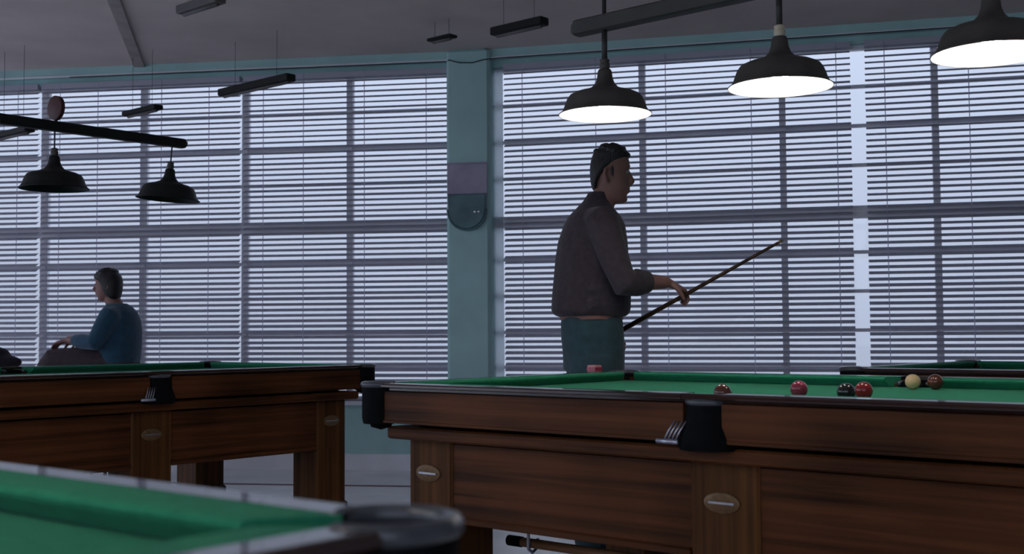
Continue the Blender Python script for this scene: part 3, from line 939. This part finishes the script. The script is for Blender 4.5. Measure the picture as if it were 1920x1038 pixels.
# ---- seated person, facing left
QP = Vector((-2.813, 8.50, 0))
pq = empty('person', QP, PI)
tag(pq, 'person in blue top sitting on a stool before the left window', 'person')
b2 = MB()
loft(b2, [(1.262, .100, .142, .024), (1.280, .070, .156, .042), (1.305, .036, .166, .056), (1.335, .018, .170, .064), (1.37, .010, .172, .069), (1.405, .008, .176, .073),
          (1.435, .014, .174, .072), (1.462, .032, .156, .062), (1.484, .066, .124, .034)], p=2.15)
b2.tube([(.170, 0, 1.392), (.180, 0, 1.368), (.192, 0, 1.350), (.182, 0, 1.338), (.168, 0, 1.335)], [.008, .010, .012, .011, .009], 10)
b2.tube([(.168, -.018, 1.312), (.173, 0, 1.313), (.168, .018, 1.312)], [.006, .009, .006], 8)
b2.ellipsoid((.146, 0, 1.278), (.018, .022, .015))
for sy in (-1, 1):
    b2.tube([(.082, sy*.072, 1.39), (.066, sy*.080, 1.39), (.062, sy*.081, 1.365), (.072, sy*.076, 1.34), (.082, sy*.072, 1.338)], [.006, .009, .009, .009, .006], 8)
b2.tube([(.015, 0, 1.16), (.04, 0, 1.235), (.065, 0, 1.29), (.085, 0, 1.34)], [.080, .058, .054, .05], 16)
loft(b2, [(.76, -.12, .12, .165), (.86, -.12, .12, .17), (.98, -.12, .11, .165), (1.08, -.11, .11, .18), (1.16, -.09, .10, .17), (1.215, -.05, .07, .10)])
SH = 1.155
for sy, hx, hy in ((1, .335, .10), (-1, .30, -.09)):
    b2.tube([(.0, sy*.09, SH), (.01, sy*.195, SH-.01), (.05, sy*.235, 1.05), (.095, sy*.25, .965), (.20, sy*.19, .975), (hx, hy, .985)], [.055, .058, .050, .043, .038, .027], 14)
    hand(b2, (hx, hy, .985), (.9, -sy*.3, -.25), (0, 0, -1), (.1, -sy*1.0, .1), 0.35)
    b2.tube([(.0, sy*.09, .835), (.20, sy*.105, .845), (.44, sy*.12, .845), (.465, sy*.12, .78), (.43, sy*.12, .52), (.36, sy*.12, .34)], [.085, .080, .062, .058, .052, .038], 16)
    b2.tube([(.31, sy*.12, .30), (.38, sy*.122, .295), (.47, sy*.128, .275), (.53, sy*.13, .265)], [.034, .038, .032, .02], 12)
remesh(b2, 'body', M['skin'], pq, 0.0065, 4)
for sy in (-1, 1):
    MB().ellipsoid((.162, sy*.031, 1.385), (.010, .012, .008), 12, 8).build('eye', M['eye'], pq, smooth=True)
h2 = MB()
loft(h2, [(1.275, .010, .060, .060), (1.30, -.002, .100, .076), (1.335, -.010, .128, .083), (1.37, -.014, .140, .087), (1.405, -.014, .160, .089), (1.428, -.010, .188, .088), (1.452, .002, .186, .080), (1.478, .030, .160, .062), (1.495, .058, .130, .04), (1.503, .080, .108, .02)], p=2.2)
for k in range(30):
    a = random.uniform(0, 2*PI); q = random.uniform(.2, .98)
    h2.ellipsoid((.088+.090*q*math.cos(a), .080*q*math.sin(a), 1.415+.078*math.sqrt(1-q*q*.9)), (.020, .020, .014), 8, 6)
remesh(h2, 'hair', M['hair'], pq, 0.0075, 3)
t2 = MB()
loft(t2, [(.80, -.125, .135, .185), (.86, -.135, .150, .195), (.95, -.142, .150, .195), (1.05, -.142, .155, .20), (1.12, -.132, .150, .20), (1.18, -.112, .130, .175), (1.22, -.080, .105, .12), (1.245, -.045, .09, .072)], p=2.4)
for sy in (1, -1):
    t2.tube([(.0, sy*.09, SH), (.01, sy*.20, SH-.012), (.05, sy*.24, 1.05), (.095, sy*.254, .965), (.20, sy*.192, .975), (.27, sy*.145, .981)], [.07, .078, .068, .062, .054, .042], 14)
remesh(t2, 'jumper', M['blue_cloth'], pq, 0.008, 4)
t3 = MB()
loft(t3, [(.755, -.125, .13, .18), (.80, -.13, .14, .19), (.88, -.125, .14, .185), (.94, -.12, .12, .175)], p=2.5)
for sy in (1, -1):
    t3.tube([(.0, sy*.09, .838), (.20, sy*.108, .848), (.43, sy*.122, .848), (.47, sy*.122, .79), (.44, sy*.122, .52), (.37, sy*.122, .35)], [.095, .095, .080, .076, .072, .064], 16)
remesh(t3, 'trousers', M['brown_cloth'], pq, 0.009, 4)
for sy in (-1, 1):
    s = MB()
    s.tube([(.285, sy*.12, .30), (.32, sy*.12, .305), (.39, sy*.122, .30), (.48, sy*.128, .28), (.56, sy*.132, .264)], [.028, .044, .046, .042, .022], 12)
    remesh(s, 'shoe', M['shoe'], pq, 0.008, 3)

def stool(loc, label):
    S = empty('bar_stool', loc)
    tag(S, label, 'stool', 'tall stools by the left window')
    MB().lathe([(.001, .70), (.17, .70), (.19, .712), (.192, .735), (.18, .748), (.001, .752)], 32).build('seat', M['pale_wood'], S, angle=40)
    for k in range(4):
        a = PI/4+k*PI/2
        MB().tube([(.13*math.cos(a), .13*math.sin(a), .71), (.21*math.cos(a), .21*math.sin(a), 0)], [.016, .013], 10).build('leg', M['bar'], S, smooth=True)
    MB().tube([(.185*math.cos(2*PI*k/32), .185*math.sin(2*PI*k/32), .24) for k in range(33)], .009, 8).build('foot_ring', M['steel'], S, smooth=True)
    return S
stool(QP + Vector((0.0, 0, 0)), 'tall stool with pale round seat beneath the seated person')
st2 = QP + Vector((-0.93, 0.0, 0))
stool(st2, 'tall stool at the left picture edge under a dark coat')
ct = MB()
for k in range(14):
    a = random.uniform(0, 2*PI); q = random.uniform(0, .12)
    ct.ellipsoid((q*math.cos(a)-.02, q*math.sin(a), .80+random.uniform(0, .10)*(1-q/.2)), (random.uniform(.07, .11), random.uniform(.07, .11), random.uniform(.05, .075)), 12, 8)
ct.ellipsoid((.12, .0, .80), (.11, .09, .05), 12, 8)
ct.ellipsoid((-.03, .0, .87), (.12, .10, .07), 12, 8)
co = remesh(ct, 'folded_coat', M['bag'], None, 0.012, 5)
co.location = st2 + Vector((0, 0, 0.028))
tag(co, 'dark crumpled coat heaped on a stool at the left picture edge', 'coat')
